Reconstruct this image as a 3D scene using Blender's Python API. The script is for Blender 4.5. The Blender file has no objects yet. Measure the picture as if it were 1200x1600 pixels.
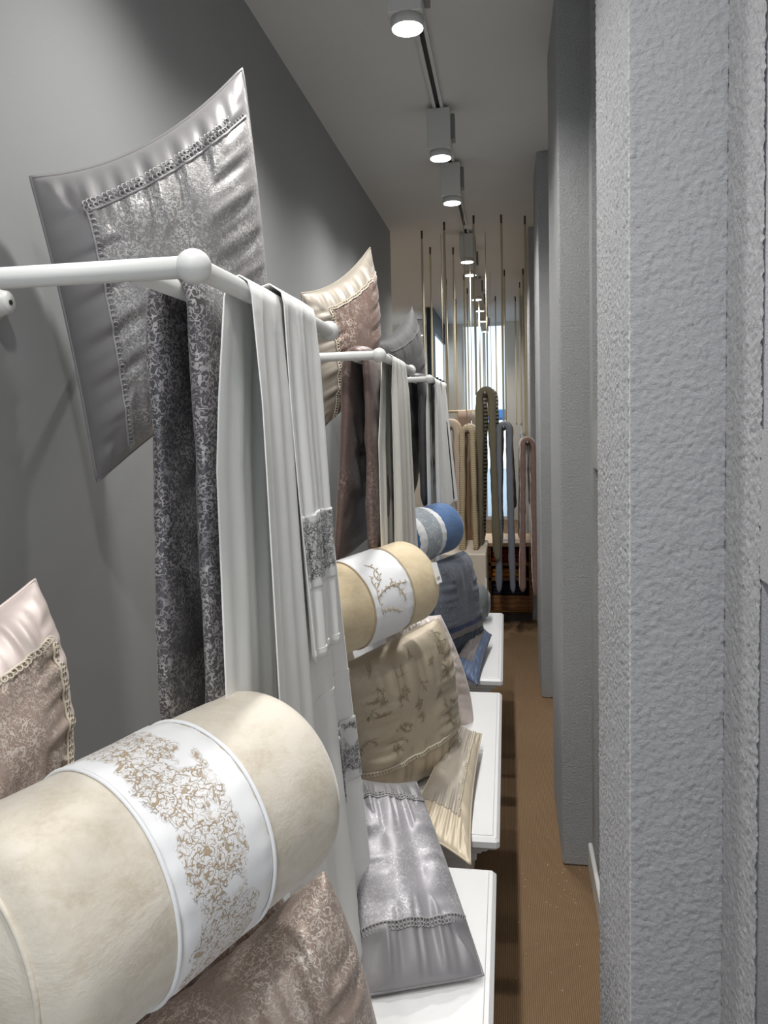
import bpy, math, random
from mathutils import Vector, Matrix, noise
PI = math.pi
sc = bpy.context.scene
COL = sc.collection
random.seed(7)
V = Vector

def lin(c):
    return tuple((x/255/12.92 if x/255 <= .04045 else ((x/255+.055)/1.055)**2.4) for x in c)

# ------------------------------------------------------------------ camera
F_PX, CX, CY = 1180.0, 600.0, 740.0
CAM = V((0, 0, 1.5))
YAW, PITCH, ROLL = math.radians(9.29), math.radians(4.13), 0.025
_F0 = V((-math.sin(YAW), math.cos(YAW), 0)); _R0 = V((math.cos(YAW), math.sin(YAW), 0)); _Z = V((0, 0, 1))
CF = _F0*math.cos(PITCH) - _Z*math.sin(PITCH)
_U = _F0*math.sin(PITCH) + _Z*math.cos(PITCH)
CR = _R0*math.cos(ROLL) - _U*math.sin(ROLL)
CU = _U*math.cos(ROLL) + _R0*math.sin(ROLL)
cd = bpy.data.cameras.new('camera'); cam = bpy.data.objects.new('camera', cd); COL.objects.link(cam)
M = Matrix.Identity(4)
for i in range(3):
    M[i][0], M[i][1], M[i][2], M[i][3] = CR[i], CU[i], -CF[i], CAM[i]
cam.matrix_world = M
cd.sensor_fit = 'AUTO'; cd.sensor_width = 36; cd.lens = F_PX/1600*36
cd.shift_x = 0; cd.shift_y = (CY-800)/1600
cd.clip_start = .02
sc.camera = cam

def ray(px, py):
    return CF + CR*((px-CX)/F_PX) + CU*((CY-py)/F_PX)
def at(px, py, Y):                     # point of the room at distance Y down the aisle
    d = ray(px, py); return CAM + d*(Y/d.y)
def atz(px, py, z):
    d = ray(px, py); return CAM + d*((z-CAM.z)/d.z)
def atx(px, py, X):
    d = ray(px, py); return CAM + d*(X/d.x)

# ------------------------------------------------------------------ world, exposure
w = bpy.data.worlds.new('world'); sc.world = w; w.use_nodes = True
bg = w.node_tree.nodes['Background']; bg.inputs[0].default_value = (.82, .91, 1.0, 1); bg.inputs[1].default_value = 1.45
sc.view_settings.view_transform = 'Standard'; sc.view_settings.look = 'None'
sc.view_settings.gamma = 1; sc.view_settings.use_curve_mapping = False
sc.view_settings.exposure = 0.15
SPOT_W = 40.0

# ------------------------------------------------------------------ room numbers
XW, XA, XWR = -.80, .167, .262         # left wall, pilaster faces, right wall face
ZC = 2.83; ZP = .47                    # ceiling, platform top
YEND = 11.0; YLW = 5.42                # back wall, end of the left wall
XT = -.27; YST = atx(1190, 650, .294).y                              # lighting track

# ------------------------------------------------------------------ mesh helpers
class MB:
    def __init__(s): s.v = []; s.f = []; s.uv = {}
    def quad_grid(s, fn, nu, nv, cu=False, cv=False, uvs=True):
        b = len(s.v); mu = nu if cu else nu+1; mv = nv if cv else nv+1
        for i in range(mu):
            for j in range(mv): s.v.append(V(fn(i/nu, j/nv)))
        for i in range(nu):
            for j in range(nv):
                i2 = (i+1) % mu; j2 = (j+1) % mv
                s.f.append((b+i*mv+j, b+i2*mv+j, b+i2*mv+j2, b+i*mv+j2))
                s.uv[len(s.f)-1] = ((i/nu, j/nv), ((i+1)/nu, j/nv), ((i+1)/nu, (j+1)/nv), (i/nu, (j+1)/nv))
    def box(s, a, b_, bev=0.0):
        x0, y0, z0 = [min(a[i], b_[i]) for i in range(3)]; x1, y1, z1 = [max(a[i], b_[i]) for i in range(3)]
        if bev <= 0:
            k = len(s.v)
            for z in (z0, z1):
                for x, y in ((x0, y0), (x1, y0), (x1, y1), (x0, y1)): s.v.append(V((x, y, z)))
            for q in ((3,2,1,0), (4,5,6,7), (0,1,5,4), (1,2,6,5), (2,3,7,6), (3,0,4,7)): s.f.append(tuple(k+i for i in q))
            return
        e = bev; k = len(s.v)
        rings = [(z0, e), (z0+e, 0), (z1-e, 0), (z1, e)]
        for z, o in rings:
            X0, X1, Y0, Y1 = x0+o, x1-o, y0+o, y1-o; c = e*(1 if o == 0 else .4)
            for x, y in ((X0+c, Y0), (X1-c, Y0), (X1, Y0+c), (X1, Y1-c), (X1-c, Y1), (X0+c, Y1), (X0, Y1-c), (X0, Y0+c)):
                s.v.append(V((x, y, z)))
        for r in range(3):
            for i in range(8): s.f.append((k+r*8+i, k+r*8+(i+1) % 8, k+r*8+8+(i+1) % 8, k+r*8+8+i))
        s.f.append(tuple(k+7-i for i in range(8))); s.f.append(tuple(k+24+i for i in range(8)))
    def tube(s, pts, r, n=10, caps=True, closed=False):
        pts = [V(p) for p in pts]; m = len(pts); k = len(s.v); prev = None
        for i, p in enumerate(pts):
            if closed: t = pts[(i+1) % m]-pts[i-1]
            else: t = pts[min(i+1, m-1)]-pts[max(i-1, 0)]
            t.normalize()
            if prev is None: a = t.orthogonal().normalized()
            else: a = (prev-t*prev.dot(t)).normalized()
            prev = a; b = t.cross(a); rr = r[i] if isinstance(r, (list, tuple)) else r
            for j in range(n):
                g = 2*PI*j/n; s.v.append(p+(a*math.cos(g)+b*math.sin(g))*rr)
        for i in range(m if closed else m-1):
            i2 = (i+1) % m
            for j in range(n): s.f.append((k+i*n+j, k+i*n+(j+1) % n, k+i2*n+(j+1) % n, k+i2*n+j))
        if caps and not closed:
            s.f.append(tuple(k+n-1-j for j in range(n))); s.f.append(tuple(k+(m-1)*n+j for j in range(n)))
    def sphere(s, c, r, nu=24, nv=14):
        c = V(c)
        s.quad_grid(lambda u, v: c+V((math.cos(2*PI*u)*math.sin(PI*v), math.sin(2*PI*u)*math.sin(PI*v), -math.cos(PI*v)))*r, nu, nv, cu=True)
    def ring(s, c, a, b, R, r, n=8, m=5):       # small torus lying in the plane of a, b
        c = V(c); nn = a.cross(b)
        def f(u, v):
            g = 2*PI*u; h = 2*PI*v; d = a*math.cos(g)+b*math.sin(g)
            return c+d*(R+r*math.cos(h))+nn*(r*math.sin(h))
        s.quad_grid(f, n, m, cu=True, cv=True)
    def lathe(s, c, axis, prof, n=24):
        axis = V(axis).normalized(); a = axis.orthogonal().normalized(); b = axis.cross(a); c = V(c); k = len(s.v)
        for t, r in prof:
            for j in range(n):
                g = 2*PI*j/n; s.v.append(c+axis*t+(a*math.cos(g)+b*math.sin(g))*r)
        for i in range(len(prof)-1):
            for j in range(n): s.f.append((k+i*n+j, k+i*n+(j+1) % n, k+(i+1)*n+(j+1) % n, k+(i+1)*n+j))
        s.f.append(tuple(k+n-1-j for j in range(n))); s.f.append(tuple(k+(len(prof)-1)*n+j for j in range(n)))

WL = {}
def obj(name, mb, mat, parent=None, smooth=True, solid=0.0):
    off = WL.get(parent.name, V((0, 0, 0))) if parent else V((0, 0, 0))
    me = bpy.data.meshes.new(name)
    me.from_pydata([tuple(p-off) for p in mb.v], [], mb.f); me.update()
    if mb.uv:
        ul = me.uv_layers.new(name='UVMap')
        for p in me.polygons:
            q = mb.uv.get(p.index)
            if q:
                for li, c in zip(p.loop_indices, q): ul.data[li].uv = c
    if smooth:
        me.shade_smooth()
    me.materials.append(mat)
    o = bpy.data.objects.new(name, me); COL.objects.link(o)
    if parent: o.parent = parent
    WL[o.name] = off
    if solid:
        md = o.modifiers.new('thickness', 'SOLIDIFY'); md.thickness = solid; md.offset = 0
    return o
def tag(o, label, cat, group=None):
    o['label'] = label; o['category'] = cat
    if group: o['group'] = group
    return o
def thing(name, label, cat, loc, group=None):
    o = bpy.data.objects.new(name, None); COL.objects.link(o); o.empty_display_size = .05
    o.location = V(loc); WL[o.name] = V(loc)
    return tag(o, label, cat, group)
def struct(name, mb, mat, smooth=False):
    o = obj(name, mb, mat, None, smooth); o['kind'] = 'structure'; return o
def boxes(*bs, bev=0.0):
    m = MB()
    for a, b in bs: m.box(a, b, bev)
    return m

# ------------------------------------------------------------------ materials
class NT:
    def __init__(s, name):
        s.m = bpy.data.materials.new(name); s.m.use_nodes = True; s.t = s.m.node_tree; s.b = s.t.nodes['Principled BSDF']
        s.tc = s.t.nodes.new('ShaderNodeTexCoord')
    def n(s, ty, **kw):
        o = s.t.nodes.new('ShaderNode'+ty)
        for k, v in kw.items():
            if hasattr(o, k): setattr(o, k, v)
            else: o.inputs[k.replace('_', ' ')].default_value = v
        return o
    def l(s, a, b): s.t.links.new(a, b)
    def noise(s, scale, detail=3, rough=.5, dist=0, coord='Object', stretch=None):
        o = s.n('TexNoise'); o.inputs['Scale'].default_value = scale; o.inputs['Detail'].default_value = detail
        o.inputs['Roughness'].default_value = rough; o.inputs['Distortion'].default_value = dist
        src = s.tc.outputs[coord]
        if stretch:
            mp = s.n('Mapping'); mp.inputs['Scale'].default_value = stretch; s.l(src, mp.inputs[0]); src = mp.outputs[0]
        s.l(src, o.inputs['Vector']); return o.outputs['Fac']
    def ramp(s, fac, stops):
        r = s.n('ValToRGB'); el = r.color_ramp.elements
        while len(el) < len(stops): el.new(.5)
        for e, (p, c) in zip(el, stops):
            e.position = p; e.color = (c, c, c, 1) if isinstance(c, (int, float)) else (*c, 1)
        s.l(fac, r.inputs[0]); return r.outputs[0]
    def mix(s, fac, a, b):
        o = s.n('Mix', data_type='RGBA')
        for x, i in ((fac, 0), (a, 6), (b, 7)):
            if isinstance(x, (int, float)): o.inputs[i].default_value = x
            elif isinstance(x, tuple): o.inputs[i].default_value = (*x, 1)
            else: s.l(x, o.inputs[i])
        return o.outputs[2]
    def math(s, op, a, b=0.0):
        o = s.n('Math', operation=op)
        for i, x in enumerate((a, b)):
            if isinstance(x, (int, float)): o.inputs[i].default_value = x
            else: s.l(x, o.inputs[i])
        return o.outputs[0]
    def bump(s, h, strength, dist=.002):
        o = s.n('Bump'); o.inputs['Strength'].default_value = strength; o.inputs['Distance'].default_value = dist
        if s.b.inputs['Normal'].is_linked: s.l(s.b.inputs['Normal'].links[0].from_socket, o.inputs['Normal'])
        s.l(h, o.inputs['Height']); s.l(o.outputs[0], s.b.inputs['Normal'])
    def set(s, **kw):
        for k, v in kw.items():
            i = s.b.inputs[k.replace('_', ' ')]
            if isinstance(v, tuple): i.default_value = (*v, 1) if len(v) == 3 else v
            elif isinstance(v, (int, float)): i.default_value = v
            else: s.l(v, i)
        return s

def plain(name, c, rough=.5, spec=.5, metal=0, mott=.06, bump=0, bs=200):
    m = NT(name); c = lin(c); f = m.noise(9, 4)
    m.set(Base_Color=m.mix(f, tuple(x*(1-mott) for x in c), tuple(min(1, x*(1+mott)) for x in c)), Roughness=rough, Metallic=metal)
    m.b.inputs['Specular IOR Level'].default_value = spec
    if bump: m.bump(m.noise(bs, 4), bump)
    return m.m
def plaster(name, c, scale, strength, dist):
    m = NT(name); c = lin(c); f = m.noise(3, 3)
    m.set(Base_Color=m.mix(f, tuple(x*.95 for x in c), tuple(x*1.04 for x in c)), Roughness=.75)
    m.b.inputs['Specular IOR Level'].default_value = .35
    h = m.ramp(m.noise(scale, 6, .68, 0), [(.3, 0.), (.7, 1.)])
    m.bump(h, strength, dist)
    m.bump(m.noise(scale*2.6, 3, .6), strength*.4, dist*.5)
    return m.m
def jacquard(name, ground, thread, scale=60, width=.045, cover=(.3, .6), rg=.45, rt=.25, coord='Object', sheen=.3, stretch=None):
    """satin ground with a woven squiggle of shiny thread"""
    m = NT(name); g, t = lin(ground), lin(thread)
    f = m.noise(scale, .6, .5, .9, coord, stretch)
    width *= .6
    a = m.ramp(f, [(.5-width*1.5, 0.), (.5-width, 1.), (.5+width, 1.), (.5+width*1.5, 0.)])
    f2 = m.noise(scale*1.9, .8, .5, .9, coord, stretch)
    b = m.ramp(f2, [(.58, 0.), (.62, 1.)])
    k = m.ramp(m.noise(scale*.13, 3, .6, .5, coord), [(cover[0]+.1, .10), (cover[1]+.03, 1.)])
    mask = m.math('MULTIPLY', m.math('MAXIMUM', a, m.math('MULTIPLY', b, .8)), k)
    big = m.noise(7, 3, .5)
    gg = m.mix(big, tuple(x*.85 for x in g), tuple(x*1.12 for x in g))
    m.set(Base_Color=m.mix(mask, gg, t), Roughness=m.math('ADD', m.math('MULTIPLY', mask, rt-rg), rg))
    m.b.inputs['Metallic'].default_value = .25
    m.b.inputs['Sheen Weight'].default_value = sheen*.5; m.b.inputs['Specular IOR Level'].default_value = .6
    m.bump(mask, .35, .0012)
    return m.m
def satin(name, c, rough=.34, spec=.6, mott=.08, metal=.22, fine=.12):
    m = NT(name); c = lin(c); f = m.noise(11, 4, .6, .4)
    m.set(Base_Color=m.mix(f, tuple(x*(1-mott) for x in c), tuple(min(1, x*(1+mott)) for x in c)), Roughness=rough)
    m.b.inputs['Metallic'].default_value = metal; m.b.inputs['Specular IOR Level'].default_value = spec; m.b.inputs['Sheen Weight'].default_value = .12
    m.bump(m.noise(28, 4, .55, .3), fine, .006)
    return m.m
def velvet(name, c, dark, mscale=16):
    m = NT(name); f = m.ramp(m.noise(mscale, 5, .66, .4, 'Object', (1, 1, 1.8)), [(.36, 0.), (.60, 1.)])
    f2 = m.noise(150, 3, .6)
    m.set(Base_Color=m.mix(f2, m.mix(f, lin(dark), lin(c)), m.mix(f, lin(c), lin(c))), Roughness=.72)
    m.b.inputs['Specular IOR Level'].default_value = .25
    m.b.inputs['Sheen Weight'].default_value = .6; m.b.inputs['Sheen Roughness'].default_value = .35
    m.bump(m.noise(260, 3, .6), .25, .0015); m.bump(f, .15, .003)
    return m.m
def cotton(name, c, rough=.65, weave=True):
    m = NT(name); c = lin(c); f = m.noise(6, 3)
    m.set(Base_Color=m.mix(f, tuple(x*.95 for x in c), tuple(min(1, x*1.03) for x in c)), Roughness=rough)
    m.b.inputs['Specular IOR Level'].default_value = .3; m.b.inputs['Sheen Weight'].default_value = .15
    m.bump(m.noise(26, 4, .55, .5), .18, .005)
    return m.m
def embroidered(name, white, thread, scale, lo, hi, wob=.18, width=.055, both=None):
    """white cloth; couched thread squiggles inside an irregular strip of the UV v axis"""
    m = NT(name); wc, t = lin(white), lin(thread)
    f = m.noise(scale, .5, .5, 1.0)
    width *= .45
    a = m.ramp(f, [(.5-width*1.5, 0.), (.5-width, 1.), (.5+width, 1.), (.5+width*1.5, 0.)])
    f3 = m.noise(scale*1.6, .6, .5, 1.0)
    a = m.math('MAXIMUM', a, m.ramp(f3, [(.5-width, 0.), (.5-width*.6, .9), (.5+width*.6, .9), (.5+width, 0.)]))
    sp = m.n('SeparateXYZ'); m.l(m.tc.outputs['UV'], sp.inputs[0]); axis = sp.outputs['Y']
    n2 = m.math('MULTIPLY', m.math('SUBTRACT', m.noise(14, 4, .6), .5), wob*2.2)
    vv = m.math('ADD', axis, n2)
    e = m.ramp(vv, [(max(0, lo-.02), 0.), (lo+.02, 1.), (hi-.02, 1.), (min(1, hi+.02), 0.)])
    gap = m.ramp(m.noise(19, 3, .5), [(.36, 0.), (.42, 1.)])
    mask = m.math('MULTIPLY', m.math('MULTIPLY', a, e), gap)
    fill = m.math('MULTIPLY', m.math('MULTIPLY', e, gap), .10)
    m.set(Base_Color=m.mix(mask, m.mix(fill, wc, t), t), Roughness=.5)
    m.b.inputs['Sheen Weight'].default_value = .2
    m.bump(mask, .8, .0025); m.bump(m.noise(24, 4, .5, .3), .12, .005)
    return m.m
def emit(name, c, s):
    m = NT(name); m.set(Base_Color=(.8, .8, .8)); m.b.inputs['Emission Color'].default_value = (*c, 1); m.b.inputs['Emission Strength'].default_value = s
    return m.m
def ribbed_carpet():
    m = NT('ribbed_brown_carpet'); wv = m.n('TexWave', wave_type='BANDS', bands_direction='X', wave_profile='SIN')
    wv.inputs['Scale'].default_value = 58; wv.inputs['Distortion'].default_value = .25; wv.inputs['Detail'].default_value = 2
    m.l(m.tc.outputs['Object'], wv.inputs['Vector'])
    big = m.ramp(m.noise(2.2, 5, .6), [(.3, 0.), (.7, 1.)]); fine = m.noise(170, 4, .7)
    c = m.mix(big, lin((158, 132, 103)), lin((180, 154, 122)))
    c = m.mix(m.math('MULTIPLY', wv.outputs['Fac'], .55), m.mix(fine, lin((112, 88, 66)), lin((134, 108, 82))), c)
    m.set(Base_Color=c, Roughness=.95); m.b.inputs['Specular IOR Level'].default_value = .1
    m.bump(wv.outputs['Fac'], .6, .003); m.bump(fine, .5, .003)
    return m.m
def wood(name, a, b, rough=.45):
    m = NT(name); wv = m.n('TexWave', wave_type='BANDS', bands_direction='Z'); wv.inputs['Scale'].default_value = 9
    wv.inputs['Distortion'].default_value = 5; wv.inputs['Detail'].default_value = 3; m.l(m.tc.outputs['Object'], wv.inputs['Vector'])
    m.set(Base_Color=m.mix(wv.outputs['Fac'], lin(a), lin(b)), Roughness=rough); return m.m
def banded(name, a, b, scale, direction='Z', th=.55, rough=.7):
    m = NT(name); wv = m.n('TexWave', wave_type='BANDS', bands_direction=direction); wv.inputs['Scale'].default_value = scale
    m.l(m.tc.outputs['Object'], wv.inputs['Vector'])
    m.set(Base_Color=m.mix(m.ramp(wv.outputs['Fac'], [(th-.04, 0.), (th+.04, 1.)]), lin(a), lin(b)), Roughness=rough); return m.m

MT = dict(
    wall=plaster('grey_wall_paint', (148, 149, 149), 160, .10, .001),
    ceil=plaster('ceiling_paint', (206, 205, 202), 120, .08, .001),
    far_wall=plaster('warm_far_wall_paint', (214, 208, 196), 100, .05, .001),
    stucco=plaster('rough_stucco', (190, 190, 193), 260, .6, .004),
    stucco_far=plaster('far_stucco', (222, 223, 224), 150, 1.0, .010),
    panel=plaster('smooth_panel_paint', (190, 190, 190), 60, .05, .001),
    white=plain('white_lacquer', (232, 232, 232), .3, .5, 0, .03),
    rackw=plain('white_painted_wood', (222, 222, 219), .36, .5, 0, .03),
    lampw=plain('grey_white_lamp_housing', (206, 206, 203), .45, .4, 0, .02),
    dark=plain('dark_groove', (38, 38, 38), .6),
    steel=plain('steel', (170, 170, 170), .3, .5, 1),
    lens=emit('lit_lamp_lens', (.93, .96, 1.0), 9.0),
    carpet=ribbed_carpet(),
    base=plain('baseboard_white', (225, 225, 222), .4),
)

# ------------------------------------------------------------------ the room shell
struct('floor', boxes(((-3.2, -1.6, -.05), (1.2, YEND+.1, 0))), MT['carpet'])
struct('ceiling', boxes(((-3.2, -1.6, ZC), (1.2, YEND+.1, ZC+.06))), MT['ceil'])
struct('wall_left', boxes(((XW-.1, -1.6, 0), (XW, YLW, ZC))), MT['wall'])
struct('wall_side_room', boxes(((-3.2, YLW, 0), (-3.1, YEND, ZC)), ((-3.2, YLW-.1, 0), (XW-.1, YLW, ZC))), MT['far_wall'])
# back wall, with the opening of the tall shop window
WX0, WX1 = at(722, 560, YEND).x, at(792, 560, YEND).x
struct('wall_back', boxes(((-3.2, YEND, 0), (WX0, YEND+.1, ZC)), ((WX1, YEND, 0), (1.2, YEND+.1, ZC))), MT['far_wall'])
glass = NT('window_glass'); glass.set(Base_Color=(.82, .94, 1.0), Roughness=.02); glass.b.inputs['Transmission Weight'].default_value = 1; glass.b.inputs['IOR'].default_value = 1.02
win = struct('window_1', boxes(((WX0, YEND+.02, ZC-.04), (WX1, YEND+.07, ZC)), ((WX0, YEND+.02, 0), (WX1, YEND+.07, .05))), MT['base']); 
xm = at(757, 600, YEND).x
for a, b in ((WX0, WX0+.03), (WX1-.03, WX1), (xm-.02, xm+.02)):
    obj('mullion', boxes(((a, YEND+.02, .05), (b, YEND+.07, ZC-.04))), MT['base'], win, False)
obj('pane', boxes(((WX0+.03, YEND+.04, .05), (xm-.02, YEND+.046, ZC-.04))), glass.m, win, False)
obj('pane', boxes(((xm+.02, YEND+.04, .05), (WX1-.03, YEND+.046, ZC-.04))), glass.m, win, False)
pav = struct('outside_pavement', boxes(((-8, YEND+.1, -.06), (8, 22, -.01))), plain('pale_pavement', (190, 196, 202), .8))
hd = thing('blue_hoarding', 'low blue panel outside beyond the tall far window', 'panel', (0.2, 13.5, 0))
obj('board', boxes(((-.9, 13.5, 1.43), (1.4, 13.55, 1.62)), bev=.01), plain('blue_board', (84, 148, 214), .5), hd, False)
for x in (-.8, 1.3): obj('post', boxes(((x-.03, 13.55, -.01), (x+.03, 13.6, 1.60))), MT['steel'], hd, False)
obj('rail', boxes(((-.9, 13.47, 1.44), (1.4, 13.5, 1.47))), plain('navy_rail', (60, 96, 150), .5), hd, False)

# side window at the far left: a short partition carrying a bright pane, navy reveal
XS = -.86
sw = struct('window_2', boxes(((XS-.08, 9.2, 2.55), (XS, YEND, ZC)), ((XS-.08, 9.2, 0), (XS, 9.45, 2.55))), plain('navy_window_reveal', (40, 52, 66), .5))
obj('pane', boxes(((XS-.05, 9.45, 2.02), (XS-.03, YEND, 2.55))), emit('backlit_pane', (.72, .86, 1.0), 1.2), sw, False)
for y in (9.75, 10.2, 10.65): obj('mullion', boxes(((XS-.06, y, 0), (XS, y+.1, 2.02))), plain('dark_mullion', (40, 42, 46), .5), sw, False)
obj('pane', boxes(((XS-.05, 9.45, 0), (XS-.04, YEND, 2.02))), plain('pale_lower_pane', (178, 186, 196), .25), sw, False)

# right wall: grid of pilasters, stiles, spandrels and recessed panels
wr = bpy.data.objects.new('wall_right', None); COL.objects.link(wr); wr['kind'] = 'structure'; WL[wr.name] = V((0, 0, 0))
PIL = [(1.09, 1.45), (2.48, 2.98), (4.0, 4.5), (5.55, 6.05), (7.1, 7.6), (8.7, 9.2)]
def rough_box(a, b, seed=0, amp=.0012, st=.02, hollow=True):
    return boxes((a, b), bev=.006)
def relief(path, m, step=.0026, amp=.0024, rad=.006):
    '''rough cast skin over a run of vertical faces: points pushed out along the face normal by lumpy noise'''
    P = [V((a[0], a[1], 0)) for a in path]; pts = []
    for k in range(len(P)-1):
        a, b = P[k], P[k+1]; d = (b-a).normalized(); nrm = V((d.y, -d.x, 0)); n_ = int((b-a).length/step)
        for q in range(n_+1):
            p = a+(b-a)*(q/n_); e = .0
            nn = nrm.copy(); off = 0
            if k < len(P)-2 and (b-p).length < rad:
                t_ = 1-(b-p).length/rad; d2 = (P[k+2]-b).normalized(); nn = (nrm+V((d2.y, -d2.x, 0))*t_).normalized(); off = -rad*.3*t_*t_
            if k > 0 and (p-a).length < rad:
                t_ = 1-(p-a).length/rad; d0 = (a-P[k-1]).normalized(); nn = (nrm+V((d0.y, -d0.x, 0))*t_).normalized(); off = -rad*.3*t_*t_
            pts.append((p, nn, off))
    nzv = int(ZC/.0028); b0 = len(m.v)
    for p, nn, off in pts:
        for j in range(nzv+1):
            z = ZC*j/nzv; q = V((p.x, p.y, z))
            h = noise.noise(q*185)*1.0+noise.noise(q*360)*.55+noise.noise(q*42)*.3
            m.v.append(q+nn*(off+amp*max(-.7, min(1.0, h))))
    for i in range(len(pts)-1):
        for j in range(nzv):
            a = b0+i*(nzv+1)+j; m.f.append((a, a+nzv+1, a+nzv+2, a+1))
    return m
for i, (y0, y1) in enumerate(PIL):
    if i == 0:
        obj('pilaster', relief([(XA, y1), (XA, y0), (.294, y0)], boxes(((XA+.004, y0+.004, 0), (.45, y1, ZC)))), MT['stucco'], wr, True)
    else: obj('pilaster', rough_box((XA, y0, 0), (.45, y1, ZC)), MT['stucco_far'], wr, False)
obj('recess_panel', boxes(((.345, -1.6, 0), (.40, YEND, ZC))), MT['panel'], wr, False)
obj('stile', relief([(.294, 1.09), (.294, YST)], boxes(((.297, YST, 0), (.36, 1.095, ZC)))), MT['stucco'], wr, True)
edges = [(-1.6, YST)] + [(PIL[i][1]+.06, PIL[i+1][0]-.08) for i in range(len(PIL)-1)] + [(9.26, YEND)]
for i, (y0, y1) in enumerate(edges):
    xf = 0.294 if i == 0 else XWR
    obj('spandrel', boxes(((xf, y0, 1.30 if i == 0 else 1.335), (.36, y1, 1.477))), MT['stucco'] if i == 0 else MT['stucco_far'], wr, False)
for i in range(1, len(PIL)):
    obj('stile', boxes(((XWR, PIL[i][0]-.08, 0), (.36, PIL[i][0], ZC))), MT['stucco_far'], wr, False)
for i in range(len(PIL)):
    obj('stile', boxes(((XWR, PIL[i][1], 0), (.36, PIL[i][1]+.06, ZC))), MT['stucco_far'], wr, False)
for i in range(len(PIL)-1):
    o = struct('baseboard_right', boxes(((XWR-.014, PIL[i][1], 0), (XWR, PIL[i+1][0], .085)), bev=.003), MT['base'])

# ------------------------------------------------------------------ lighting track and spotlights
tr = thing('ceiling_track', 'long slim lighting track on the ceiling with a dark groove', 'track', (XT, 4, ZC))
ch_ = obj('channel', boxes(((XT-.022, -.6, ZC-.016), (XT-.009, 5.35, ZC)), ((XT+.009, -.6, ZC-.016), (XT+.022, 5.35, ZC)),
    ((XT-.022, 5.35, ZC-.016), (XT+.022, 5.37, ZC)), ((XT-.022, 5.5, ZC-.016), (XT-.009, 10.8, ZC)), ((XT+.009, 5.5, ZC-.016), (XT+.022, 10.8, ZC))), MT['lampw'], tr, False)
obj('groove', boxes(((XT-.009, -.6, ZC-.008), (XT+.009, 5.35, ZC)), ((XT-.009, 5.5, ZC-.008), (XT+.009, 10.8, ZC))), MT['dark'], ch_, False)
names = {-.75: None, 0.45: None, 1.38: None,  # the lamp behind the camera is added to brighten the pilaster fronts
    2.25: 'nearest visible white box spotlight at the top edge of the picture', 3.36: 'second white box spotlight along the ceiling track',
    4.06: 'third white box spotlight, right behind the second on the track', 5.6: 'box spotlight behind the hanging straps, nearer of the middle pair',
    6.12: 'box spotlight behind the hanging straps, farther of the middle pair', 7.4: 'small far box spotlight, first past the middle pair',
    8.2: 'small far box spotlight, second past the middle pair', 9.1: 'small far box spotlight, third past the middle pair', 10.2: 'farthest box spotlight on the track, by the window'}
def spotlight(x, y, label, power, tilt=(0, 0), cone=150):
    t = thing('track_spotlight', label, 'spotlight', (x, y, ZC-.21), 'box spotlights on the ceiling track')
    hb = ZC-.185
    obj('housing', boxes(((x-.05, y-.05, hb), (x+.05, y+.05, ZC-.016)), bev=.003), MT['lampw'], t, False)
    obj('adapter', boxes(((x+.05, y-.01, hb+.05), (x+.066, y+.05, ZC-.03)), bev=.002), plain_grey, t, False)
    m = MB(); m.lathe((x+.004, y-.006, hb-.028), (0, 0, 1), [(0, .040), (0, .047), (.002, .048), (.028, .047)], 28); lr = obj('lamp_ring', m, MT['lampw'], t)
    m = MB(); m.lathe((x+.004, y-.006, hb-.031), (0, 0, 1), [(0, .030), (.001, .044), (.004, .044)], 28); obj('lens', m, MT['lens'], lr)
    L = bpy.data.lights.new('spot_lamp', 'SPOT'); L.energy = power; L.spot_size = math.radians(cone); L.spot_blend = .9
    L.shadow_soft_size = .042; L.color = (1.0, .985, .96)
    lo = bpy.data.objects.new('spot_lamp', L); COL.objects.link(lo); lo.parent = t
    lo.location = (0.004, -.006, -.022); lo.rotation_euler = (tilt[0], tilt[1], 0)
plain_grey = plain('grey_adapter', (128, 128, 126), .5)
for y, lab in names.items():
    spotlight(XT, y, lab or ('box spotlight on the track above the rack, out of view, %s' % ('added behind the camera' if y < 0 else 'above the camera' if y < 1 else 'over the nearest rack')), SPOT_W*1.05 if y < 1 else SPOT_W if y < 5 else SPOT_W*.8, (0, math.radians(10 if y == 1.38 else -12 if y < 1 else 0)), 136 if y == 1.38 else 150)
spotlight(-1.15, 10.3, 'single far spotlight left of the track, above the grey pillow', SPOT_W*.8)
for yy, ll in ((6.3, 'nearer'), (8.2, 'middle'), (9.9, 'farther')): spotlight(-2.0, yy, '%s spotlight added to light the side room, hidden behind the left wall' % ll, SPOT_W*1.3)  # unseen lamps added to brighten the dark side room

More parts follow.
